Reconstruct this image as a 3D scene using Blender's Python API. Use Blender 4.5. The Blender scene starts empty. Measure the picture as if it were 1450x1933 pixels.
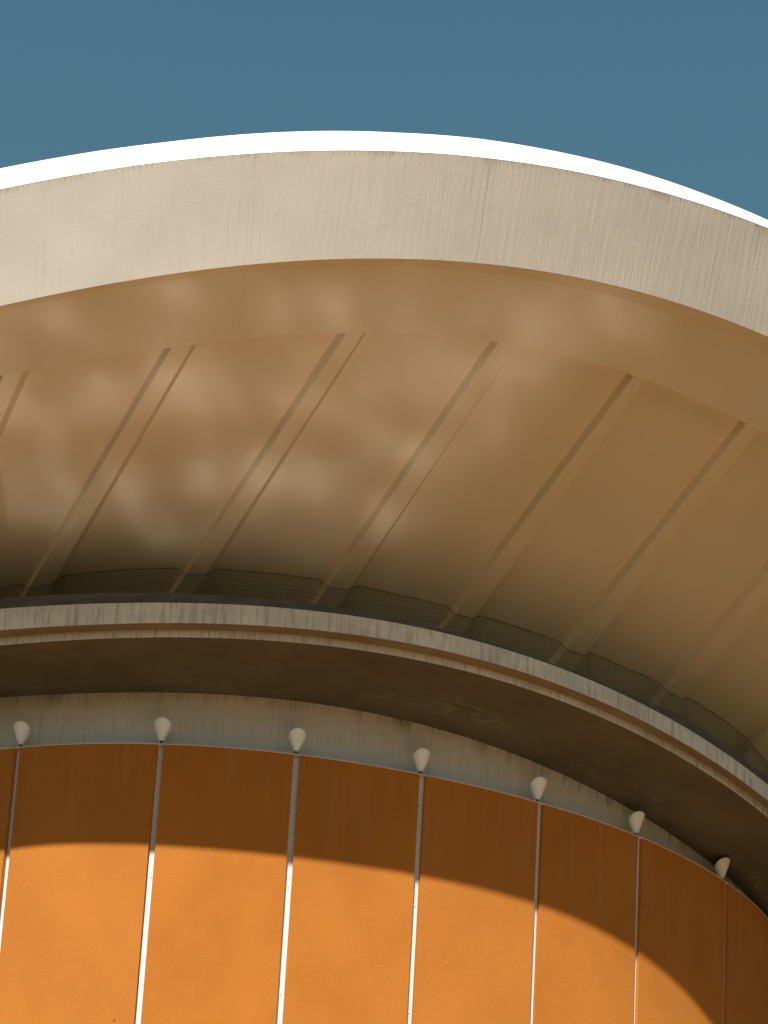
import bpy, math, random
import numpy as np
from mathutils import Matrix, Vector

sc = bpy.context.scene
R = math.radians
rng = random.Random(7)

# ------------------------------------------------------------------ camera
W, H, FPX = 1450.0, 1933.0, 5000.0          # photograph size and focal length in its pixels
PITCH, ROLL, EYE = R(31.0), R(2.8383186), 1.6
_f = np.array([0, math.cos(PITCH), math.sin(PITCH)])
_u = np.array([0, -math.sin(PITCH), math.cos(PITCH)])
_x = np.array([1.0, 0, 0])
CAM = np.array([math.cos(ROLL) * _x + math.sin(ROLL) * _u, -math.sin(ROLL) * _x + math.cos(ROLL) * _u, _f])
cam_d = bpy.data.cameras.new('camera')
cam_d.sensor_fit = 'HORIZONTAL'
cam_d.sensor_width = 36.0
cam_d.lens = 36.0 * FPX / W
cam_d.clip_start, cam_d.clip_end = 0.1, 3000
cam = bpy.data.objects.new('camera', cam_d)
sc.collection.objects.link(cam)
m = Matrix(((CAM[0][0], CAM[1][0], -CAM[2][0], 0), (CAM[0][1], CAM[1][1], -CAM[2][1], 0),
            (CAM[0][2], CAM[1][2], -CAM[2][2], EYE), (0, 0, 0, 1)))
cam.matrix_world = m
sc.camera = cam

# ------------------------------------------------------------------ sky, sun, exposure
SUN_AZ, SUN_EL = R(-13.0), R(45.0)           # azimuth measured from the camera's back, negative = to its left
sun_dir = Vector((math.sin(SUN_AZ) * math.cos(SUN_EL), -math.cos(SUN_AZ) * math.cos(SUN_EL), math.sin(SUN_EL)))
world = bpy.data.worlds.new('World')
sc.world = world
world.use_nodes = True
wn = world.node_tree
bg = wn.nodes['Background']
sky = wn.nodes.new('ShaderNodeTexSky')
sky.sky_type = 'NISHITA'
sky.sun_disc = False
sky.sun_elevation = SUN_EL
sky.sun_rotation = math.atan2(sun_dir.x, sun_dir.y)
sky.air_density, sky.dust_density, sky.ozone_density = 2.0, 0.0, 1.2
hs = wn.nodes.new('ShaderNodeHueSaturation')
hs.inputs['Hue'].default_value = 0.477
hs.inputs['Saturation'].default_value = 1.27
hs.inputs['Value'].default_value = 1.0
wn.links.new(sky.outputs[0], hs.inputs['Color'])
wn.links.new(hs.outputs[0], bg.inputs['Color'])
bg.inputs['Strength'].default_value = 0.0505
sun_d = bpy.data.lights.new('sun', 'SUN')
sun_d.energy = 5.0
sun_d.angle = R(0.53)
sun_d.color = (1.0, 0.98, 0.93)
sun = bpy.data.objects.new('sun', sun_d)
sc.collection.objects.link(sun)
sun.rotation_euler = sun_dir.to_track_quat('Z', 'Y').to_euler()
sun.location = (-20, -60, 60)

sc.view_settings.view_transform = 'Standard'
sc.view_settings.look = 'None'
sc.view_settings.exposure = 0.52
sc.view_settings.gamma = 1.0
sc.cycles.use_denoising = True
sc.cycles.max_bounces = 10
sc.cycles.diffuse_bounces = 6
sc.cycles.sample_clamp_indirect = 0
sc.cycles.use_guiding = True
sc.cycles.blur_glossy = 0.0


# ------------------------------------------------------------------ helpers
def tag(o, label=None, cat=None, group=None, kind=None):
    if label: o['label'] = label
    if cat: o['category'] = cat
    if group: o['group'] = group
    if kind: o['kind'] = kind
    return o


def link(name, me, mat=None, parent=None):
    o = bpy.data.objects.new(name, me)
    sc.collection.objects.link(o)
    if mat is not None: me.materials.append(mat)
    if parent is not None: o.parent = parent
    return o


def empty(name):
    o = bpy.data.objects.new(name, None)
    o.empty_display_size = 0.3
    sc.collection.objects.link(o)
    return o


def grid_data(P, uv=None, flip=False, base=0):
    """rows x cols x 3 array -> verts, faces, uvs"""
    n, k = P.shape[:2]
    v = [tuple(p) for p in P.reshape(-1, 3)]
    if uv is None:
        du = np.concatenate([[0], np.cumsum(np.linalg.norm(np.diff(P[0], axis=0), axis=1))])
        dv = np.concatenate([np.zeros((1, k)), np.cumsum(np.linalg.norm(np.diff(P, axis=0), axis=2), axis=0)])
        uv = np.stack([np.broadcast_to(du, (n, k)), -dv], -1)
    fs = []
    for i in range(n - 1):
        for j in range(k - 1):
            q = [base + i * k + j, base + i * k + j + 1, base + (i + 1) * k + j + 1, base + (i + 1) * k + j]
            fs.append(q[::-1] if flip else q)
    return v, fs, [tuple(t) for t in uv.reshape(-1, 2)]


def sheet(name, grids, mat, parent=None, smooth=True):
    """one mesh object from one or several grids [(P, uv or None, flip)]"""
    V, F, U = [], [], []
    for g in grids:
        P, uv, flip = (g + (None, False))[:3] if isinstance(g, tuple) else (g, None, False)
        v, f, u = grid_data(P, uv, flip, len(V))
        V += v; F += f; U += u
    me = bpy.data.meshes.new(name)
    me.from_pydata(V, [], F)
    lay = me.uv_layers.new(name='UVMap')
    li = np.empty(len(me.loops), dtype=np.int32)
    me.loops.foreach_get('vertex_index', li)
    lay.data.foreach_set('uv', np.array(U, dtype=np.float32)[li].ravel())
    if smooth: me.polygons.foreach_set('use_smooth', [True] * len(me.polygons))
    me.update()
    return link(name, me, mat, parent)


# ------------------------------------------------------------------ photograph pixel -> direction / pixel of a point
EYEV = np.array([0, 0, EYE])


def ray(x, y):
    x = np.asarray(x, float); y = np.asarray(y, float)
    q = np.stack([(x - W / 2) / FPX, -(y - H / 2) / FPX, np.ones_like(x)], -1) @ CAM
    return q / np.linalg.norm(q, axis=-1, keepdims=True)


def pix(P):
    q = (np.asarray(P) - EYEV) @ CAM.T
    return np.stack([W / 2 + FPX * q[..., 0] / q[..., 2], H / 2 - FPX * q[..., 1] / q[..., 2]], -1)


# the drum of the auditorium in plan: a slightly oval curve, leaning out a little
CX, CY, ZT, RR, T0, DT = -1.33907, 39.98152, 15.88338 + EYE, 7.54695, R(-27.87632), R(15.228607)
LEAN, OV, OVA = 0.039562, -0.100029, 0.355435


def rad(th, z, off=0.0):
    return RR * (1 + OV * np.cos(2 * (th - OVA))) + LEAN * (z - ZT) + off


def drum(th, z, off=0.0):
    th = np.asarray(th, float)
    z = np.broadcast_to(np.asarray(z, float), th.shape)
    r = rad(th, z, off)
    return np.stack([CX + r * np.sin(th), CY - r * np.cos(th), z], -1)


def drum_hit(x, y, off):
    out = []
    for d in np.atleast_2d(ray(x, y)):
        ts = np.linspace(18, 60, 5000)
        P = EYEV + ts[:, None] * d
        th = np.arctan2(P[:, 0] - CX, -(P[:, 1] - CY))
        g = np.hypot(P[:, 0] - CX, P[:, 1] - CY) - rad(th, P[:, 2], off)
        if (g < 0).any():
            i = int(np.argmax(g < 0)); k = g[i - 1] / (g[i - 1] - g[i])
            p = P[i - 1] + k * (P[i] - P[i - 1])
        else:
            p = P[int(np.argmin(g))]
        out.append((math.atan2(p[0] - CX, -(p[1] - CY)), p[2]))
    return np.array(out)


def level(pts, off, deg=4):
    """height of a line round the drum (seen at these pixels, at this distance out from the wall) as a function of angle"""
    pts = np.array(pts, float)
    tz = drum_hit(pts[:, 0], pts[:, 1], off)
    c = np.polyfit(tz[:, 0], tz[:, 1], deg)
    lo, hi = tz[:, 0].min(), tz[:, 0].max()
    dc = np.polyder(c)

    def z(th):
        th = np.asarray(th, float)
        t = np.clip(th, lo, hi)
        L = 0.35
        over = np.maximum(th - hi, 0); under = np.maximum(lo - th, 0)
        return np.polyval(c, t) + np.polyval(dc, hi) * L * (1 - np.exp(-over / L)) - np.polyval(dc, lo) * L * (1 - np.exp(-under / L))
    return z


# ------------------------------------------------------------------ materials
class NT:
    def __init__(self, name, rough=0.85, spec=0.25, diffuse_rough=0.0):
        self.m = bpy.data.materials.new(name)
        self.m.use_nodes = True
        self.t = self.m.node_tree
        self.b = self.t.nodes['Principled BSDF']
        self.b.inputs['Roughness'].default_value = rough
        self.b.inputs['Specular IOR Level'].default_value = spec
        self.b.inputs['Diffuse Roughness'].default_value = diffuse_rough
        self.uvn = self.t.nodes.new('ShaderNodeTexCoord').outputs['UV']

    def n(self, typ, **kw):
        nd = self.t.nodes.new(typ)
        for k, v in kw.items(): setattr(nd, k, v)
        return nd

    def l(self, a, b): self.t.links.new(a, b)

    def vec(self, sx, sy, off=(0, 0, 0), src=None):
        mp = self.n('ShaderNodeMapping')
        mp.inputs['Scale'].default_value = (sx, sy, 1)
        mp.inputs['Location'].default_value = off
        self.l(src or self.uvn, mp.inputs['Vector'])
        return mp.outputs[0]

    def noise(self, sx, sy, detail=4, rough=0.55, dist=0.0, off=(0, 0, 0)):
        nd = self.n('ShaderNodeTexNoise')
        nd.inputs['Scale'].default_value = 1.0
        nd.inputs['Detail'].default_value = detail
        nd.inputs['Roughness'].default_value = rough
        nd.inputs['Distortion'].default_value = dist
        self.l(self.vec(sx, sy, off), nd.inputs['Vector'])
        return nd.outputs['Fac']

    def ramp(self, src, a, b, lo=0.0, hi=1.0):
        r = self.n('ShaderNodeMapRange')
        r.interpolation_type = 'SMOOTHSTEP'
        r.inputs['From Min'].default_value = a; r.inputs['From Max'].default_value = b
        r.inputs['To Min'].default_value = lo; r.inputs['To Max'].default_value = hi
        self.l(src, r.inputs['Value'])
        return r.outputs[0]

    def math(self, op, a, b=None):
        nd = self.n('ShaderNodeMath', operation=op)
        for i, v in enumerate((a, b)):
            if v is None: continue
            if isinstance(v, (int, float)): nd.inputs[i].default_value = v
            else: self.l(v, nd.inputs[i])
        return nd.outputs[0]

    def crack(self, sx, sy, width, off=(0, 0, 0), detail=2):
        """thin meandering lines: where a stretched noise crosses its middle value"""
        d = self.math('ABSOLUTE', self.math('SUBTRACT', self.noise(sx, sy, detail, 0.5, 0.0, off), 0.5))
        return self.ramp(d, 0.0, width, 1.0, 0.0)

    def mix(self, fac, a, b):
        nd = self.n('ShaderNodeMix', data_type='RGBA')
        for k, v in ((0, fac), (6, a), (7, b)):
            s = nd.inputs[k]
            if hasattr(v, 'is_linked') or hasattr(v, 'links'): self.l(v, s)
            elif isinstance(v, (int, float)): s.default_value = v
            else: s.default_value = (*v, 1)
        return nd.outputs[2]

    def bump(self, h, strength, dist, prev=None):
        nd = self.n('ShaderNodeBump')
        nd.inputs['Strength'].default_value = strength
        nd.inputs['Distance'].default_value = dist
        self.l(h, nd.inputs['Height'])
        if prev is not None: self.l(prev, nd.inputs['Normal'])
        return nd.outputs[0]

    def done(self, col=None, nrm=None):
        if col is not None:
            if isinstance(col, tuple): self.b.inputs['Base Color'].default_value = (*col, 1)
            else: self.l(col, self.b.inputs['Base Color'])
        if nrm is not None: self.l(nrm, self.b.inputs['Normal'])
        return self.m

    @property
    def v(self):
        s = self.n('ShaderNodeSeparateXYZ'); self.l(self.uvn, s.inputs[0]); return s.outputs[1]


def make_materials():
    M = {}
    # orange plaster of the wall panels (u across, v = height below the panel's top, negative)
    t = NT('orange_plaster', 0.9, 0.1, 0.35)
    blot = t.noise(0.8, 0.5, 5, 0.6)
    streak = t.ramp(t.noise(7, 0.35, 4, 0.6), 0.50, 0.72)
    near = t.ramp(t.v, -2.0, -0.1, 0.0, 1.0)
    runs = t.math('MULTIPLY', streak, near)
    c = t.mix(t.ramp(blot, 0.3, 0.7), (0.445, 0.152, 0.0225), (0.515, 0.184, 0.030))
    c = t.mix(t.math('MULTIPLY', runs, 0.50), c, (0.47, 0.24, 0.11))
    drips = t.math('MULTIPLY', t.ramp(t.noise(16, 0.5, 3, 0.6, 0, (5, 3, 0)), 0.56, 0.74), t.ramp(t.v, -0.8, -0.02))
    c = t.mix(t.math('MULTIPLY', drips, 0.55), c, (0.30, 0.08, 0.014))
    oi = t.n('ShaderNodeObjectInfo').outputs['Random']
    c = t.mix(t.math('MULTIPLY', oi, 0.16), c, (0.60, 0.25, 0.06))
    c = t.mix(t.ramp(t.noise(55, 55, 3, 0.7, 0, (4, 7, 0)), 0.35, 0.70, 0.0, 0.22), c, (0.33, 0.095, 0.014))
    c = t.mix(t.ramp(t.noise(7, 6, 0, 0.4, 0, (9, 9, 0)), 0.905, 0.92), c, (0.27, 0.095, 0.02))
    bm = t.bump(t.noise(48, 48, 5, 0.75), 0.8, 0.009)
    bm = t.bump(t.noise(9, 9, 4, 0.6), 0.25, 0.010, bm)
    M['orange'] = t.done(c, bm)

    # grey-white painted strips in the grooves
    t = NT('groove_paint', 0.7, 0.3)
    c = t.mix(t.ramp(t.noise(12, 3, 4, 0.6), 0.35, 0.7), (0.64, 0.605, 0.565), (0.71, 0.675, 0.63))
    c = t.mix(t.ramp(t.noise(22, 9, 1, 0.4, 0, (3, 1, 0)), 0.74, 0.78), c, (0.85, 0.82, 0.78))
    M['groove'] = t.done(c, t.bump(t.noise(40, 25, 4), 0.2, 0.004))

    # grey board-marked concrete of the wall above the panels
    t = NT('grey_concrete', 0.85, 0.2)
    c = t.mix(t.ramp(t.noise(0.9, 0.8, 5, 0.6), 0.3, 0.7), (0.63, 0.575, 0.555), (0.70, 0.645, 0.62))
    c = t.mix(t.math('MULTIPLY', t.ramp(t.noise(22, 0.6, 4, 0.65), 0.45, 0.75), 0.28), c, (0.34, 0.31, 0.27))
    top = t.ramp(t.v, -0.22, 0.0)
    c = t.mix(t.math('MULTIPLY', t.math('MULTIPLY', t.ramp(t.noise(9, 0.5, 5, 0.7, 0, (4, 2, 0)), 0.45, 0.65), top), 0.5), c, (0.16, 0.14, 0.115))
    fine = t.crack(7.5, 0.07, 0.010, (2, 0, 0), 0)
    fine = t.math('MULTIPLY', fine, t.ramp(t.noise(1.5, 1.5, 2, 0.5, 0, (8, 0, 0)), 0.42, 0.6))
    c = t.mix(t.math('MULTIPLY', fine, 0.55), c, (0.14, 0.13, 0.115))
    bm = t.bump(t.noise(30, 2.0, 4, 0.6), 0.3, 0.006)
    M['grey'] = t.done(c, bm)

    # light concrete of the ring's two bands
    t = NT('ring_concrete', 0.85, 0.2)
    c = t.mix(t.ramp(t.noise(1.0, 1.5, 4, 0.6), 0.3, 0.7), (0.57, 0.52, 0.475), (0.74, 0.68, 0.62))
    c = t.mix(t.math('MULTIPLY', t.ramp(t.noise(16, 1.2, 5, 0.65, 0.3), 0.45, 0.70), 0.65), c, (0.28, 0.235, 0.19))
    c = t.mix(t.math('MULTIPLY', t.ramp(t.noise(34, 2.0, 3, 0.6, 0, (7, 0, 0)), 0.58, 0.70), 0.6), c, (0.78, 0.74, 0.68))
    c = t.mix(t.ramp(t.noise(40, 26, 1, 0.4, 0, (1, 7, 0)), 0.77, 0.80), c, (0.10, 0.08, 0.06))
    bm = t.bump(t.noise(24, 8, 5, 0.65), 0.35, 0.008)
    M['ring'] = t.done(c, bm)

    # brown-stained concrete of the ring's underside
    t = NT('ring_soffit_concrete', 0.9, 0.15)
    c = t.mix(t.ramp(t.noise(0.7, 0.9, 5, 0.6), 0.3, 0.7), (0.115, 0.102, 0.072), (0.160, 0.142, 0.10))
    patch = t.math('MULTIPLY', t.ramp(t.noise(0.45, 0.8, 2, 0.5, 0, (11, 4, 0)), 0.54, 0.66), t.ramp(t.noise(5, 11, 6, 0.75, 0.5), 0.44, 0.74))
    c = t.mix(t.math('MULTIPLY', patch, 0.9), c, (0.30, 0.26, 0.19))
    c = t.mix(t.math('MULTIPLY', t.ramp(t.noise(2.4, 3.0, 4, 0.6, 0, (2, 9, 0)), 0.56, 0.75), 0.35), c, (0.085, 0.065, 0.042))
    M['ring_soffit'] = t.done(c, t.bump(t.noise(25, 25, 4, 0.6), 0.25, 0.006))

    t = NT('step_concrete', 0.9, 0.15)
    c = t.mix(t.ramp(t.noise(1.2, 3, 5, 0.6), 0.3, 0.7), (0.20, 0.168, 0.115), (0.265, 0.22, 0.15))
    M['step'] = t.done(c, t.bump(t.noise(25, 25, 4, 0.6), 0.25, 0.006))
    t = NT('dark_flashing', 0.7, 0.3)
    M['cap'] = t.done(t.mix(t.ramp(t.noise(3, 8, 4), 0.35, 0.7), (0.095, 0.078, 0.070), (0.135, 0.112, 0.10)), t.bump(t.noise(12, 20, 3), 0.2, 0.005))

    # peeling cream paint of the roof's edge beam (v = distance below its top edge)
    t = NT('edge_paint', 0.8, 0.25)
    c = t.mix(t.ramp(t.noise(0.8, 0.9, 5, 0.6), 0.3, 0.7), (0.465, 0.398, 0.328), (0.508, 0.438, 0.362))
    c = t.mix(t.math('MULTIPLY', t.ramp(t.noise(13, 0.5, 4, 0.6), 0.5, 0.75), 0.14), c, (0.41, 0.345, 0.275))
    lines = t.math('MULTIPLY', t.crack(7.0, 0.06, 0.007, (0, 0, 0), 0), t.ramp(t.noise(1.6, 1.2, 2, 0.5, 0, (6, 3, 0)), 0.42, 0.60))
    c = t.mix(t.math('MULTIPLY', lines, 0.40), c, (0.30, 0.24, 0.17))
    topd = t.math('MULTIPLY', t.ramp(t.v, -0.10, -0.004), t.ramp(t.math('MULTIPLY', t.noise(30, 0.9, 3, 0.6, 0, (3, 8, 0)), t.ramp(t.noise(1.2, 0.1, 3, 0.6, 0, (8, 8, 0)), 0.3, 0.65, 0.75, 1.15)), 0.45, 0.66))
    c = t.mix(t.math('MULTIPLY', topd, 0.75), c, (0.26, 0.20, 0.125))
    c = t.mix(t.ramp(t.noise(6, 6, 0, 0.3, 0, (2, 5, 0)), 0.90, 0.91), c, (0.15, 0.11, 0.07))
    su = t.n('ShaderNodeSeparateXYZ'); t.l(t.uvn, su.inputs[0])
    side = t.ramp(su.outputs[0], 14.8, 18.8, 0.0, 1.0)     # the boards' joints show more towards that end
    ver = t.math('MULTIPLY', t.noise(17, 0.7, 3, 0.55, 0.15), t.math('ADD', t.math('MULTIPLY', side, 0.8), 0.45))
    hm = t.math('MULTIPLY', t.ramp(t.noise(11, 34, 3, 0.6, 0.3, (1, 2, 0)), 0.56, 0.74), t.ramp(t.noise(1.8, 2.0, 3, 0.6, 0, (5, 5, 0)), 0.50, 0.66))
    bm = t.bump(ver, 0.55, 0.012)
    bm = t.bump(hm, 0.38, 0.006, bm)
    bm = t.bump(lines, 0.5, -0.005, bm)
    bm = t.bump(t.noise(30, 26, 4, 0.65, 0, (9, 1, 0)), 0.35, 0.007, bm)
    M['edge'] = t.done(c, bm)

    t = NT('white_roof_paint', 0.6, 0.3)
    M['white'] = t.done(t.mix(t.ramp(t.noise(2, 4, 4), 0.3, 0.7), (0.82, 0.82, 0.81), (0.87, 0.87, 0.86)), t.bump(t.noise(12, 14, 4), 0.15, 0.006))

    # cream paint of the roof's underside; along the edge it shows faint cross lines
    for key, fine in (('soffit', 0.0), ('edge_soffit', 1.0)):
        t = NT(key + '_paint', 0.95, 0.04)
        c = t.mix(t.ramp(t.noise(0.5, 0.6, 4, 0.6), 0.3, 0.7), (0.735, 0.625, 0.465), (0.775, 0.665, 0.50))
        c = t.mix(t.ramp(t.noise(45, 45, 2, 0.6, 0, (1, 3, 0)), 0.35, 0.65, 0.0, 0.08), c, (0.40, 0.30, 0.19))
        if fine:
            lines = t.math('MULTIPLY', t.crack(4.0, 0.06, 0.006, (4, 4, 0), 0), t.ramp(t.noise(0.9, 0.9, 2, 0.5, 0, (1, 6, 0)), 0.46, 0.62))
            c = t.mix(t.math('MULTIPLY', lines, 0.22), c, (0.30, 0.22, 0.14))
        M[key] = t.done(c, t.bump(t.noise(12, 10, 4, 0.6), 0.10, 0.006))

    t = NT('lamp_enamel', 0.4, 0.45)
    M['lamp'] = t.done(t.mix(t.ramp(t.noise(9, 9, 4), 0.35, 0.75), (0.92, 0.91, 0.90), (0.94, 0.935, 0.925)), t.bump(t.noise(60, 60, 3), 0.1, 0.002))
    t = NT('lamp_socket_metal', 0.5, 0.5)
    M['socket'] = t.done(t.mix(t.ramp(t.noise(30, 30, 3), 0.4, 0.6), (0.05, 0.045, 0.04), (0.09, 0.08, 0.065)))
    t = NT('rope_fibre', 0.9, 0.1)
    M['rope'] = t.done(t.mix(t.ramp(t.noise(40, 40, 3), 0.4, 0.6), (0.05, 0.04, 0.03), (0.08, 0.065, 0.05)))
    t = NT('light_block_dark', 0.9, 0.15)
    M['inner'] = t.done(t.mix(t.ramp(t.noise(1, 1, 4), 0.35, 0.7), (0.06, 0.052, 0.045), (0.10, 0.09, 0.075)))  # very dark colour deepens the shade behind the ring

    # warm paving of the forecourt, toned for the light it bounces up
    t = NT('warm_paving', 0.9, 0.2)
    br = t.n('ShaderNodeTexBrick')
    br.inputs['Scale'].default_value = 1.0
    br.inputs['Color1'].default_value = (0.60, 0.315, 0.145, 1)
    br.inputs['Color2'].default_value = (0.65, 0.345, 0.165, 1)
    br.inputs['Mortar'].default_value = (0.32, 0.20, 0.11, 1)
    br.inputs['Brick Width'].default_value = 0.6
    br.inputs['Row Height'].default_value = 0.4
    br.inputs['Mortar Size'].default_value = 0.01
    t.l(t.vec(1, 1), br.inputs['Vector'])
    c = t.mix(t.math('MULTIPLY', t.ramp(t.noise(0.3, 0.3, 5, 0.6), 0.4, 0.75), 0.3), br.outputs['Color'], (0.48, 0.26, 0.12))
    M['paving'] = t.done(c, t.bump(t.noise(20, 20, 4), 0.2, 0.005))
    t = NT('lawn_grass', 0.9, 0.1)
    M['grass'] = t.done(t.mix(t.ramp(t.noise(0.4, 0.4, 5, 0.6), 0.35, 0.7), (0.052, 0.050, 0.020), (0.074, 0.070, 0.030)), t.bump(t.noise(30, 30, 3), 0.5, 0.02))
    t = NT('park_leaves', 0.8, 0.2)
    M['leaves'] = t.done(t.mix(t.ramp(t.noise(9, 9, 2), 0.4, 0.6), (0.036, 0.044, 0.015), (0.062, 0.070, 0.025)))
    t = NT('pool_stone', 0.8, 0.25)
    M['stone'] = t.done(t.mix(t.ramp(t.noise(3, 3, 4), 0.35, 0.7), (0.36, 0.33, 0.29), (0.46, 0.43, 0.38)), t.bump(t.noise(20, 20, 4), 0.2, 0.004))
    t = NT('pool_water', 0.066, 0.56)
    bm = t.bump(t.noise(0.50, 0.62, 1, 0.5, 0.3), 1.0, 0.016)
    bm = t.bump(t.noise(1.25, 1.5, 2, 0.5, 0.3, (5, 2, 0)), 1.0, 0.0045, bm)
    M['water'] = t.done((0.05, 0.06, 0.055), bm)
    return M


MT = make_materials()

# ------------------------------------------------------------------ ground
def flat(name, x0, x1, y0, y1, z, mat, parent=None, n=2):
    xs, ys = np.linspace(x0, x1, n), np.linspace(y0, y1, n)
    P = np.stack(np.meshgrid(xs, ys), -1)
    P = np.concatenate([P, np.full(P.shape[:2] + (1,), z)], -1)
    return sheet(name, [(P, P[..., :2].copy(), False)], mat, parent, False)


tag(flat('lawn', -600, 600, -600, 600, 0.0, MT['grass']), 'mown park lawn around the forecourt', 'lawn', kind='structure')
tag(flat('plaza', -4.5, 15, 4.0, 32.5, 0.006, MT['paving']), 'unseen warm paving in front of the auditorium, sized for its bounce light', 'plaza', kind='structure')  # out of view; extent shaped for warm bounce onto the roof underside
POOL = [(-18.0, 6.5), (-0.9, 6.5), (-4.6, 12.3), (-18.0, 12.3)]       # long basin in front of the hall, its end cut askew


def pool_sheet(name, rows, mat):
    """loops round the basin (outset, height)"""
    c = np.array(POOL); cc = c.mean(0)
    P = []
    for out, z in rows:
        q = c + np.sign(c - cc) * out if out > -1 else np.repeat(cc[None], 4, 0)
        P.append(np.concatenate([np.concatenate([q, q[:1]]), np.full((5, 1), z)], 1))
    P = np.array(P)
    return sheet(name, [(P, P[..., :2].copy(), True)], mat, None, False)


tag(pool_sheet('pool_water', [(-2, 0.05), (0, 0.05)], MT['water']), 'still dark water of the long pool in front of the auditorium', 'pool', kind='structure')
tag(pool_sheet('pool_kerb', [(0, 0.0), (0, 0.15), (0.4, 0.15), (0.4, 0.0)], MT['stone']), 'low stone kerb around the long pool', 'kerb', kind='structure')

# unseen trees behind and beside the camera, added to block low sky light
def sky_block_trees():
    V, F = [], []
    for i in range(64):
        a = R(-205 + 230 * i / 63) + rng.uniform(-.02, .02)
        rr = rng.uniform(52, 66)
        cx, cy, h = rr * math.cos(a), 12 + rr * math.sin(a), rng.uniform(16, 22)
        for k in range(6):                                # trunk
            b = len(V); an, an2 = k * math.pi / 3, (k + 1) * math.pi / 3
            V += [(cx + .35 * math.cos(an), cy + .35 * math.sin(an), 0), (cx + .35 * math.cos(an2), cy + .35 * math.sin(an2), 0),
                  (cx + .15 * math.cos(an2), cy + .15 * math.sin(an2), h * .7), (cx + .15 * math.cos(an), cy + .15 * math.sin(an), h * .7)]
            F.append((b, b + 1, b + 2, b + 3))
        for k in range(330):
            d = Vector((rng.gauss(0, 1), rng.gauss(0, 1), rng.gauss(0, 1))).normalized() * rng.uniform(.35, 1) ** .6
            c = Vector((cx + d.x * 4.2, cy + d.y * 4.2, h * .56 + d.z * h * .44))
            u = Vector((rng.gauss(0, 1), rng.gauss(0, 1), rng.gauss(0, .6))).normalized() * rng.uniform(.35, .8)
            w = u.cross(Vector((rng.gauss(0, 1), rng.gauss(0, 1), rng.gauss(0, 1)))).normalized() * rng.uniform(.3, .7)
            b = len(V)
            V += [tuple(c - u), tuple(c + w), tuple(c + u), tuple(c - w)]
            F.append((b, b + 1, b + 2, b + 3))
    me = bpy.data.meshes.new('sky_block_trees')
    me.from_pydata(V, [], F)
    me.uv_layers.new(name='UVMap')
    return link('sky_block_trees', me, MT['leaves'])


tag(sky_block_trees(), 'unseen belt of trees behind the camera, added to block low sky light', 'trees', kind='stuff')

# ------------------------------------------------------------------ the auditorium
hall = empty('auditorium')
tag(hall, 'round auditorium of orange wall panels under an overhanging grey concrete ring', 'building')

PANEL_OFF = 0.05                              # panel faces stand this far out of the drum line
SETBACK = -0.30                               # the grey wall stands back behind the panels' top ledge
top_px = np.array([(33, 1411), (302.5, 1406), (560.5, 1424.5), (798, 1462), (1021, 1516), (1208.5, 1582), (1372.5, 1666)])
tt = drum_hit(top_px[:, 0], top_px[:, 1], PANEL_OFF)
ztop = level(top_px, PANEL_OFF, 3)
groove = list(tt[:, 0])
groove_depth = [0.075, 0.075, 0.072, 0.064, 0.058, 0.050, 0.042]
for i in range(8):
    groove.insert(0, groove[0] - DT); groove_depth.insert(0, 0.06)
for i in range(8):
    groove.append(groove[-1] + DT); groove_depth.append(0.042)
GW = 0.088                                    # groove width
GR = RR


def half(th, w):                              # angle that spans w/2 along the wall at th
    e = 1e-4
    a, b = drum(np.array([th - e]), ZT)[0], drum(np.array([th + e]), ZT)[0]
    return w / 2 / (np.linalg.norm(b - a) / (2 * e))


ZB = 0.0
for k in range(len(groove) - 1):
    a = groove[k] + half(groove[k], GW); b = groove[k + 1] - half(groove[k + 1], GW)
    th = np.linspace(a, b, 14)
    zt = ztop(th)
    zs = [zt + 0 * th] + [zt * (1 - f) + ZB * f for f in (0.03, 0.1, 0.3, 0.6, 1.0)]
    P = np.stack([drum(th, z, PANEL_OFF) for z in zs])
    u = np.concatenate([[0], np.cumsum(np.linalg.norm(np.diff(P[0], axis=0), axis=1))]) + k * 7.3
    UV = np.stack([np.broadcast_to(u, P.shape[:2]), P[..., 2] - P[0:1, :, 2]], -1)
    gl = []
    for j, dep in ((0, groove_depth[k]), (-1, groove_depth[k + 1])):   # the panel's two side returns
        S = np.stack([np.stack([drum(np.array([th[j]]), z[j:j + 1] if j == 0 else z[-1:], PANEL_OFF - q)[0] for q in (0, dep + .01)]) for z in zs])
        if j == -1: S = S
        UVs = np.stack([np.broadcast_to(UV[0, j, 0] + np.array([0, .05]), S.shape[:2]), S[..., 2] - S[0:1, :, 2]], -1)
        gl.append((S, UVs, j == 0))
    sheet('wall_panel', [(P, UV, True)] + [(g[0], g[1], not g[2]) for g in gl], MT['orange'], hall, True).data.shade_flat()

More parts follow.
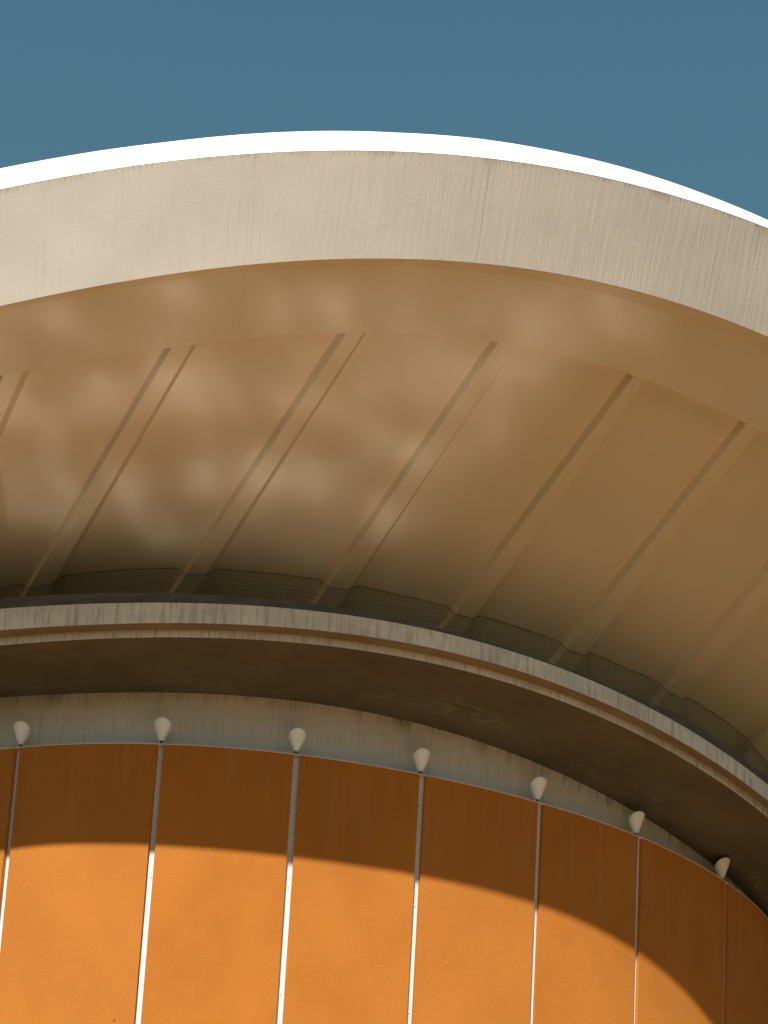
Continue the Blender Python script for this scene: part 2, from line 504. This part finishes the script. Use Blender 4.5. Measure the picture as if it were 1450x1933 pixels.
for k, (g, dep) in enumerate(zip(groove, groove_depth)):
    w = half(g, GW + 0.05)
    th = np.linspace(g - w, g + w, 4)
    zt = ztop(th) - 0.004
    P = np.stack([drum(th, zt, PANEL_OFF - dep), drum(th, zt * .5 + ZB * .5, PANEL_OFF - dep), drum(th, ZB + 0 * th, PANEL_OFF - dep)])
    u = np.array([0, .045, .09, .135]) + k * 3.1
    UV = np.stack([np.broadcast_to(u, P.shape[:2]), P[..., 2] - P[0:1, :, 2]], -1)
    strip = sheet('groove_strip', [(P, UV, True)], MT['groove'], hall, True)
    if 8 <= k <= 14:                          # screws holding the strip
        for dz in (0.38, 1.9, 3.4):
            p = drum(np.array([g]), ztop(np.array([g])) - dz, PANEL_OFF - dep + 0.004)[0]
            an = np.linspace(0, 2 * math.pi, 9)
            e1 = drum(np.array([g + .01]), p[2:3], 0)[0] - drum(np.array([g - .01]), p[2:3], 0)[0]
            e1 /= np.linalg.norm(e1)
            nn = np.array([e1[1], -e1[0], 0])
            C = np.stack([np.stack([p + r_ * (math.cos(q_) * e1 + math.sin(q_) * np.array([0, 0, 1.0])) + nn * h_ for q_ in an]) for r_, h_ in ((0.013, 0), (0.011, 0.004), (0.0005, 0.006))])
            sheet('screw', [(C, None, False)], MT['lamp'], strip)

# pale rim along the panels' top and the ledge behind it
th = np.linspace(groove[0], groove[-1], 220)
zt = ztop(th)
rim = np.stack([drum(th, zt + 0.010, SETBACK - .03), drum(th, zt + 0.010, PANEL_OFF + .003), drum(th, zt - 0.003, PANEL_OFF + .003), drum(th, zt - 0.003, PANEL_OFF - .09)])
sheet('panel_rim', [(rim, None, True)], MT['grey'], hall, False)

# lines of the ring, read along its length
L_soffit_in = level([(0, 1317.6), (103, 1310), (241, 1306.5), (345, 1307.6), (500, 1320), (672, 1342), (750, 1357), (845, 1378), (914, 1402), (1000, 1435), (1053, 1459), (1122, 1494.5), (1209, 1540), (1295, 1592), (1364, 1647), (1395, 1676)], SETBACK)
OL, OU, OC = 1.20, 1.39, 1.24                 # distances out from the wall: lower band, upper band, cap
L_low_bot = level([(0, 1219), (103, 1209), (241, 1202), (345, 1202), (500, 1209.5), (638, 1223), (750, 1238), (845, 1259), (931, 1281), (1000, 1302), (1053, 1316), (1157, 1361), (1260, 1419), (1364, 1480), (1450, 1542)], OL)
L_low_top = level([(0, 1204), (103, 1195), (241, 1188), (345, 1187.6), (500, 1195), (638, 1209), (750, 1224.5), (845, 1245), (1000, 1288), (1053, 1304), (1157, 1349), (1260, 1402), (1364, 1464), (1450, 1526)], OL)
L_up_bot = level([(0, 1190), (103, 1182), (241, 1175.5), (345, 1174.5), (500, 1181), (638, 1196), (750, 1211), (845, 1231), (1000, 1272), (1053, 1288), (1157, 1331), (1260, 1386.5), (1364, 1452), (1450, 1509)], OU)
L_up_top = level([(0, 1149.6), (103, 1143), (241, 1137.6), (345, 1136.5), (500, 1145), (638, 1161), (750, 1176), (845, 1198), (1000, 1240), (1053, 1257), (1157, 1300), (1260, 1357), (1364, 1419), (1450, 1481)], OU)
L_cap_top = level([(0, 1132), (103, 1125), (241, 1120), (345, 1120.7), (500, 1132), (638, 1150), (750, 1168), (845, 1191), (1000, 1238.5)], OC, 3)

thr = np.linspace(R(-150), R(160), 400)
zi, zlb, zlt, zub, zut = L_soffit_in(thr), L_low_bot(thr), L_low_top(thr), L_up_bot(thr), L_up_top(thr)
zcap = np.minimum(L_cap_top(thr), zut + 0.26)
zcap = np.maximum(zcap, zut + 0.03)

zl = ztop(thr)
rows = [drum(thr, zi + .04, SETBACK)] + [drum(thr, zi * (1 - f) + (zl - .02) * f, SETBACK) for f in (0.35, 0.7, 1.0)]
P = np.stack(rows)
u = np.concatenate([[0], np.cumsum(np.linalg.norm(np.diff(P[0], axis=0), axis=1))])
UV = np.stack([np.broadcast_to(u, P.shape[:2]), P[..., 2] - zi[None, :]], -1)
sheet('upper_wall', [(P, UV, True)], MT['grey'], hall)

ring = None
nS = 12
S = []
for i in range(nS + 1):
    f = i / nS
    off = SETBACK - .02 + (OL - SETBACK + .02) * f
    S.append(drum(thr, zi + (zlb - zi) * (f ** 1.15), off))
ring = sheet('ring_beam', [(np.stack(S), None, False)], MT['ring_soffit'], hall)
ring['label'] = 'dark brown stained underside of the concrete ring'
sheet('lower_band', [(np.stack([drum(thr, zlt, OL), drum(thr, (zlt + zlb) / 2, OL + .002), drum(thr, zlb - .004, OL)]), None, True)], MT['ring'], ring)
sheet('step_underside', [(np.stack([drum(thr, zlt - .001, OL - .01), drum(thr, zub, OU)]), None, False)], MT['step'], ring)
sheet('upper_band', [(np.stack([drum(thr, zut, OU), drum(thr, (zut + zub) / 2, OU), drum(thr, zub - .004, OU)]), None, True)], MT['ring'], ring)
sheet('cap_flashing', [(np.stack([drum(thr, zcap + .01, -1.3), drum(thr, zcap + .01, OC), drum(thr, zut - .01, OC + .02), drum(thr, zut - .012, OU)]), None, True)], MT['cap'], ring, False)
# added wall that blocks light in the gap between ring and roof
sheet('light_block_wall', [(np.stack([drum(thr, ZT + 6.0, -1.25), drum(thr, zcap - .3, -1.25)]), None, True)], MT['inner'], hall)

# ------------------------------------------------------------------ the roof: edge curve from the sun's shadow line on the panels
FB = np.array([(0, 577), (100, 558), (250, 527.5), (360, 511), (475, 500), (620, 490), (720, 488.5), (840, 492), (935, 500), (1050, 515), (1150, 536), (1250, 564), (1330, 590), (1400, 614), (1450, 636)])
FT = np.array([(0, 358.), (120, 335), (250, 311), (400, 296), (550, 286.5), (690, 285), (800, 287.5), (900, 295), (1000, 310), (1150, 335), (1300, 378), (1380, 407), (1450, 429)])
WT = np.array([(0, 316), (100, 297), (210, 281), (300, 268), (430, 255), (560, 247), (660, 246), (760, 248), (870, 256), (950, 264), (1030, 279), (1150, 307), (1300, 357), (1380, 387), (1450, 412)])
RE = np.array([(0, 706), (25, 704), (180, 679), (320, 655), (450, 643), (650, 627), (700, 626), (850, 636), (960, 652), (1100, 678), (1195, 707), (1320, 757), (1405, 808), (1450, 836)])
YC = (2.32694726, -1.96998029, 27.9412563)   # distance of the edge's foot, as the shadow gives it

xs = np.linspace(0, 1450, 60)
d = ray(xs, np.polyval(np.polyfit(FB[:, 0], FB[:, 1], 5), xs))
F3 = EYEV + d * (np.polyval(YC, xs / 1000) / d[:, 1])[:, None]
cX, cY, cZ = np.polyfit(xs / 1450, F3[:, 0], 3), np.polyfit(xs / 1450, F3[:, 1], 3), np.polyfit(xs / 1450, F3[:, 2], 4)


def _ext(c, u):                               # polynomial inside, bending gently on outside
    u = np.asarray(u, float); t = np.clip(u, 0, 1)
    d1, d2 = np.polyder(c), np.polyder(np.polyder(c))
    e = u - t
    k = np.clip(np.polyval(d2, t), -6, 6)
    return np.polyval(c, t) + np.polyval(d1, t) * e + 0.5 * k * e * np.abs(e) * np.sign(e) * 0.6


def foot(u): return np.stack([_ext(cX, u), _ext(cY, u), _ext(cZ, u)], -1)


def inward(u):
    e = 1e-3
    t = foot(np.asarray(u) + e) - foot(np.asarray(u) - e)
    n = np.stack([-t[..., 1], t[..., 0], 0 * t[..., 0]], -1)
    return n / np.linalg.norm(n, axis=-1, keepdims=True)


UP = np.array([0, 0, 1.0])
BETA, GAMMA = R(19), R(16)                    # the edge face leans out by BETA, the white rim leans back by GAMMA


def solve_len(base, dirv, curve):
    """how far to go from base along dirv to reach the line seen at curve"""
    c = np.polyfit(curve[:, 0], curve[:, 1], 5)
    lo, hi = np.zeros(len(base)), np.full(len(base), 4.0)
    for _ in range(40):
        mid = (lo + hi) / 2
        p = pix(base + dirv * mid[:, None])
        below = p[:, 1] > np.polyval(c, np.clip(p[:, 0], -60, 1510))
        lo = np.where(below, mid, lo); hi = np.where(below, hi, mid)
    return (lo + hi) / 2


ug = np.linspace(0.0, 1.0, 60)
B, N = foot(ug), inward(ug)
hF = solve_len(B, -N * math.sin(BETA) + UP * math.cos(BETA), FT)
cH = np.polyfit(ug, hF, 3)
topF = B + (-N * math.sin(BETA) + UP * math.cos(BETA)) * np.polyval(cH, ug)[:, None]
hW = solve_len(topF, N * math.sin(GAMMA) + UP * math.cos(GAMMA), WT)
cW = np.polyfit(ug, hW, 3)
BAND = 1.10                                   # width of the flat band behind the edge
cR6 = np.polyfit(RE[:, 0], RE[:, 1], 6)
lo, hi = np.full(60, -1.0), np.full(60, 2.0)
for _ in range(40):
    mid = (lo + hi) / 2
    p = pix(B + N * BAND - UP * mid[:, None])
    above = p[:, 1] < np.polyval(cR6, np.clip(p[:, 0], 0, 1450))
    lo = np.where(above, mid, lo); hi = np.where(above, hi, mid)
okm = (p[:, 0] > 0) & (p[:, 0] < 1450)
cD = np.polyfit(ug[okm], ((lo + hi) / 2)[okm], 3)


def fclip(u): return np.clip(u, -0.05, 1.05)


def face_top(u):
    return foot(u) + (-inward(u) * math.sin(BETA) + UP * math.cos(BETA)) * np.polyval(cH, fclip(u))[:, None]


def rim_top(u):
    return face_top(u) + (inward(u) * math.sin(GAMMA) + UP * math.cos(GAMMA)) * np.polyval(cW, fclip(u))[:, None]


def band_in(u):
    return foot(u) + inward(u) * BAND - UP * np.polyval(cD, fclip(u))[:, None]


GOFF = -0.30
low_px = [(39, 1130), (81.5, 1130), (330.5, 1125), (367, 1125), (599, 1135), (637, 1135), (838, 1187), (873, 1187), (1048, 1255), (1083, 1255), (1237, 1345), (1269, 1345), (1398, 1455), (1429, 1457)]
up_px = [(324, 653.5), (363.5, 650), (654, 626.5), (687, 626.5), (941, 646), (975, 652.5), (1197.5, 709), (1219, 718), (1409, 812), (1432, 829)]
zG = level(low_px, GOFF, 3)
low_th = list(drum_hit([p[0] for p in low_px], [p[1] for p in low_px], GOFF)[:, 0])
us = np.linspace(-1.4, 2.2, 4500)
bx = pix(band_in(us))[:, 0]
up_u = [float(np.interp(p[0], bx, us)) for p in up_px]
arc = np.concatenate([[0], np.cumsum(np.linalg.norm(np.diff(band_in(us), axis=0), axis=1))])
A = lambda u: float(np.interp(u, us, arc))
Ai = lambda s: float(np.interp(s, arc, us))
# ribs beyond the frame keep the spacing
for k in (1, 2):
    s = A(up_u[8]) + 1.95 * k
    up_u += [Ai(s), Ai(s + 0.23)]
su = A(up_u[0])
for k in (1, 2, 3, 4):
    up_u = [Ai(su - 2.28 * k), Ai(su - 2.28 * k + 0.27)] + up_u
    low_th = [low_th[0] - 0.285, low_th[0] - 0.285 + 0.036] + low_th
for k in range(3):
    s = A(up_u[-2]) + 2.0
    up_u += [Ai(s), Ai(s + .23)]
    low_th += [low_th[-2] + 0.24, low_th[-2] + 0.24 + 0.03]


def lowp(th): return drum(th, zG(th), GOFF)


def ruled(u0, u1, t0, t1, nu=12, nv=26, v0=0.0, v1=1.0):
    uu, th = np.linspace(u0, u1, nu), np.linspace(t0, t1, nu)
    a, b = band_in(uu), lowp(th)
    v = np.linspace(v0, v1, nv)[:, None, None]
    return a[None] * (1 - v) + b[None] * v


def up_normal(P):
    n = np.cross(np.gradient(P, axis=1), np.gradient(P, axis=0))
    n /= np.linalg.norm(n, axis=-1, keepdims=True)
    return n * np.sign(n[..., 2:3])


roof = empty('canopy_roof')
tag(roof, 'curved cantilevered roof with cream edge face, white rim and ribbed underside', 'roof')
uE = np.linspace(-1.05, 1.85, 270)
Bf, Tf, Wf, If, Ne = foot(uE), face_top(uE), rim_top(uE), band_in(uE), inward(uE)
jr = np.random.RandomState(3)
Wf = Wf + UP * np.interp(np.arange(len(uE)), np.arange(0, len(uE) + 9, 9), jr.uniform(-.010, .010, len(uE) // 9 + 1 + (1 if len(uE) % 9 else 0)))[:, None]   # lapped flashing is never dead true
# edge beam face, slightly uneven like hand-trowelled paint
nr = 14
rows = []
for i in range(nr + 1):
    f = i / nr
    rows.append(Tf * (1 - f) + Bf * f)
P = np.stack(rows)
sl = np.concatenate([[0], np.cumsum(np.linalg.norm(np.diff(Bf, axis=0), axis=1))])
UV = np.stack([np.broadcast_to(sl, P.shape[:2]), -np.linalg.norm(P - P[0:1], axis=-1)], -1)
edge = sheet('edge_beam', [(P, UV, True)], MT['edge'], roof)
edge['label'] = 'cream painted edge face with cracked peeling paint'
# white rim on top of the face: rounded over to the deck
rr_ = [Tf + 0 * Wf, Tf * .5 + Wf * .5, Tf * .04 + Wf * .96, Wf + Ne * .03 + UP * .008, Wf + Ne * .5 + UP * .05]
sheet('white_rim', [(np.stack([Tf - Ne * .002 - UP * .001, Tf - Ne * .002 + UP * .004] + rr_[1:]), None, False)], MT['white'], roof)
# drip lip under the face and the flat band behind it
LIP = (0.11 + 0.12 * np.clip(uE, 0, 1))[:, None]
q = LIP / BAND
s0 = Bf * (1 - q) + If * q + UP * (0.035 + 0.05 * np.clip(uE, 0, 1))[:, None]
sheet('drip_lip', [(np.stack([Bf - UP * .004, s0]), None, False)], MT['soffit'], roof, False)
P = np.stack([s0 * (1 - f) + If * f for f in np.linspace(0, 1, 10)])
UV = np.stack([np.broadcast_to(sl, P.shape[:2]), -np.linalg.norm(P - P[0:1], axis=-1) - 3], -1)
sheet('edge_soffit', [(P, UV, False)], MT['edge_soffit'], roof)

VEND = 1.16                                   # ribs and panels run on behind the ring
RIB_H, RIB_SL = 0.135, 0.03
RIB_SR = [0.13, 0.13, 0.13, 0.13, 0.13, 0.12, 0.088] + [0.05] * 12
nrib = len(up_u) // 2
panel_edges = []
for k in range(nrib):
    uL, uR, tL, tR = up_u[2 * k], up_u[2 * k + 1], low_th[2 * k], low_th[2 * k + 1]
    P = ruled(uL, uR, tL, tR, 4, 30, 0, VEND)
    n = up_normal(P)
    lat = P[:, -1] - P[:, 0]; lat /= np.linalg.norm(lat, axis=1, keepdims=True)
    Lb = P[:, 0] + n[:, 0] * RIB_H - lat * RIB_SL
    Rb = P[:, -1] + n[:, -1] * RIB_H + lat * RIB_SR[k]
    G = np.concatenate([Lb[:, None], P, Rb[:, None]], 1)
    w = np.linalg.norm(lat, axis=1)
    uu = np.array([-.17, 0, .08, .16, .24, .41]) + k * 5.7
    vv = np.concatenate([[0], np.cumsum(np.linalg.norm(np.diff(P[:, 0], axis=0), axis=1))])
    UV = np.stack(np.broadcast_arrays(uu[None], -vv[:, None]), -1)
    o = sheet('rib', [(G, UV, False)], MT['soffit'], roof, False)
    panel_edges.append((Lb, Rb))
for k in range(nrib - 1):
    P = ruled(up_u[2 * k + 1], up_u[2 * k + 2], low_th[2 * k + 1], low_th[2 * k + 2], 16, 30, 0, VEND)
    n = up_normal(P)
    P = P + n * RIB_H
    Rb, Lb = panel_edges[k][1], panel_edges[k + 1][0]
    f = np.linspace(0, 1, 16)[None, :, None]
    P = P + (Rb - P[:, 0])[:, None] * (1 - f) + (Lb - P[:, -1])[:, None] * f
    vv = np.concatenate([[0], np.cumsum(np.linalg.norm(np.diff(P[:, 0], axis=0), axis=1))])
    UV = np.stack(np.broadcast_arrays((np.linspace(0, 2.0, 16) + k * 4.1 + .3)[None], -vv[:, None]), -1)
    step = np.stack([P[0], ruled(up_u[2 * k + 1], up_u[2 * k + 2], low_th[2 * k + 1], low_th[2 * k + 2], 16)[0]])
    sheet('soffit_panel', [(P, UV, False), (step, None, False)], MT['soffit'], roof)
# deck on top, closing the shell
inn = []
for f in (0, .12, .35, .7, 1.0):
    inn.append(Wf + Ne * (.5 + 17 * f) + UP * (0.05 + 1.2 * math.sin(f * 2.6) - .0))
sheet('roof_deck', [(np.stack(inn), None, False)], MT['white'], roof)

# ------------------------------------------------------------------ bird net between the ring and the roof
netting = empty('bird_net')
tag(netting, 'dark bird netting hung from a rope between the ring and the roof ribs', 'net')
rope_pts, foot_pts = [], []
VR = 0.935
for k in range(nrib):
    P = ruled(up_u[2 * k], up_u[2 * k + 1], low_th[2 * k], low_th[2 * k + 1], 5, 3, VR - .004, VR + .004)
    for j in range(5): rope_pts.append(P[1, j] - UP * .012)
    if k < nrib - 1:
        Q = ruled(up_u[2 * k + 1], up_u[2 * k + 2], low_th[2 * k + 1], low_th[2 * k + 2], 14, 3, VR - .004, VR + .004)
        n = up_normal(Q)
        for j in range(1, 13): rope_pts.append(Q[1, j] + n[1, j] * (RIB_H - .012) + UP * rng.uniform(-.008, .006))
rope_pts = np.array(rope_pts)
rope_th = np.arctan2(rope_pts[:, 0] - CX, -(rope_pts[:, 1] - CY))


def tube(V, F, pts, r, sides=4):
    b = len(V)
    pts = np.asarray(pts)
    T = np.gradient(pts, axis=0); T /= np.linalg.norm(T, axis=1, keepdims=True)
    a = np.cross(T, np.array([.3, .2, .93])); a /= np.linalg.norm(a, axis=1, keepdims=True)
    c = np.cross(T, a)
    for i in range(len(pts)):
        for s_ in range(sides):
            an = 2 * math.pi * s_ / sides
            V.append(tuple(pts[i] + r * (math.cos(an) * a[i] + math.sin(an) * c[i])))
    for i in range(len(pts) - 1):
        for s_ in range(sides):
            F.append((b + i * sides + s_, b + i * sides + (s_ + 1) % sides, b + (i + 1) * sides + (s_ + 1) % sides, b + (i + 1) * sides + s_))


def tube_obj(name, lines, r, mat, parent, sides=4):
    V, F = [], []
    for pts in lines: tube(V, F, pts, r, sides)
    me = bpy.data.meshes.new(name)
    me.from_pydata(V, [], F)
    me.uv_layers.new(name='UVMap')
    return link(name, me, mat, parent)


tube_obj('rope', [rope_pts], 0.0040, MT['rope'], netting, 6)
al = np.concatenate([[0], np.cumsum(np.linalg.norm(np.diff(rope_pts, axis=0), axis=1))])
nS = int(al[-1] / 0.040)
ss = np.linspace(0, al[-1], nS)
tp = np.stack([np.interp(ss, al, rope_pts[:, i]) for i in range(3)], 1)
tht = np.arctan2(tp[:, 0] - CX, -(tp[:, 1] - CY))
ft = tp * np.array([1, 1, 0]) + UP * (np.minimum(L_cap_top(tht), L_up_top(tht) + .26) + .03)[:, None]
sag = lambda f: -UP * 0.0
lines = []
for i in range(nS):
    lines.append([tp[i] * (1 - f) + ft[i] * f + sag(f) for f in np.linspace(0, 1, 6)])
nh = 14
for j in range(1, nh):
    f = j / nh
    lines.append([tp[i] * (1 - f) + ft[i] * f + sag(f) for i in range(0, nS, 3)])
o = tube_obj('netting', lines, 0.0010, MT['rope'], netting, 3)
o['kind'] = 'stuff'

# ------------------------------------------------------------------ cone lamps on the ledge, one over each groove
def cone_mesh():
    n, m_ = 40, 12
    V, F, U = [], [], []
    prof = lambda z: 0.029 + 0.0975 * (z / 0.24) ** 0.84
    def ringv(i, inset, zoff=0.0):
        for k in range(n):
            a = 2 * math.pi * k / n
            hz = (0.226 + 0.078 * math.sin(a) * -1)          # the outward side (-y) stands higher
            z = hz * i / m_ + zoff
            r = prof(max(z, 0)) - inset
            V.append((r * math.cos(a), r * math.sin(a), z))
            U.append((k / n * .7, z))
    for i in range(m_ + 1): ringv(i, 0)
    for i in range(m_, -1, -1): ringv(i, 0.004, 0.0)
    rows = 2 * m_ + 2
    for i in range(rows - 1):
        for k in range(n):
            F.append((i * n + k, i * n + (k + 1) % n, (i + 1) * n + (k + 1) % n, (i + 1) * n + k))
    me = bpy.data.meshes.new('lamp_shade')
    me.from_pydata(V, [], F)
    lay = me.uv_layers.new(name='UVMap')
    for li, lp in enumerate(me.loops): lay.data[li].uv = U[lp.vertex_index]
    me.polygons.foreach_set('use_smooth', [True] * len(me.polygons))
    me.materials.append(MT['lamp'])
    return me


def lathe_mesh(name, prof, mat, n=20):
    V, F = [], []
    for r, z in prof:
        for k in range(n):
            a = 2 * math.pi * k / n
            V.append((r * math.cos(a), r * math.sin(a), z))
    for i in range(len(prof) - 1):
        for k in range(n):
            F.append((i * n + k, i * n + (k + 1) % n, (i + 1) * n + (k + 1) % n, (i + 1) * n + k))
    F.append(tuple(range(n))[::-1]); F.append(tuple(range((len(prof) - 1) * n, len(prof) * n)))
    me = bpy.data.meshes.new(name)
    me.from_pydata(V, [], F)
    me.uv_layers.new(name='UVMap')
    me.materials.append(mat)
    return me


shade_me = cone_mesh()
socket_me = lathe_mesh('lamp_socket', [(0.016, -0.06), (0.016, 0.0), (0.022, 0.004), (0.022, 0.03), (0.012, 0.034)], MT['socket'])
base_me = lathe_mesh('lamp_base', [(0.04, -0.075), (0.04, -0.066), (0.030, -0.060), (0.016, -0.058)], MT['socket'])
bulb_me = lathe_mesh('lamp_bulb', [(0.012, 0.03), (0.02, 0.05), (0.034, 0.085), (0.036, 0.11), (0.026, 0.135), (0.008, 0.145)], MT['groove'])
lamp_labels = [
    'white cone lamp at the left end of the row, upright above the leftmost groove',
    'white cone lamp second from the left, above the second groove, at the row\'s highest point',
    'white cone lamp third from the left, above the third groove',
    'white cone lamp in the middle of the row of seven, above the fourth groove',
    'white cone lamp third from the right, above the fifth groove',
    'white cone lamp second from the right, where the grey wall narrows',
    'white cone lamp at the right end of the row, against the dark ring underside']
for i in range(7):
    th = tt[i, 0]
    e = 1e-3
    a, b = drum(np.array([th - e]), ZT)[0], drum(np.array([th + e]), ZT)[0]
    t_ = (b - a) / np.linalg.norm(b - a)
    nrm = np.array([t_[1], -t_[0]])
    p = drum(np.array([th]), ztop(np.array([th])) + 0.012, PANEL_OFF)[0]
    lamp = empty('wall_lamp')
    lamp.location = (p[0] - nrm[0] * 0.095, p[1] - nrm[1] * 0.095, p[2] + 0.075)
    lamp.rotation_euler = (0, 0, math.atan2(nrm[0], -nrm[1]))
    tag(lamp, lamp_labels[i], 'lamp', 'cone lamps on the ledge')
    for nm, me in (('shade', shade_me), ('socket', socket_me), ('base', base_me), ('bulb', bulb_me)):
        o = bpy.data.objects.new(nm, me)
        sc.collection.objects.link(o)
        o.parent = lamp
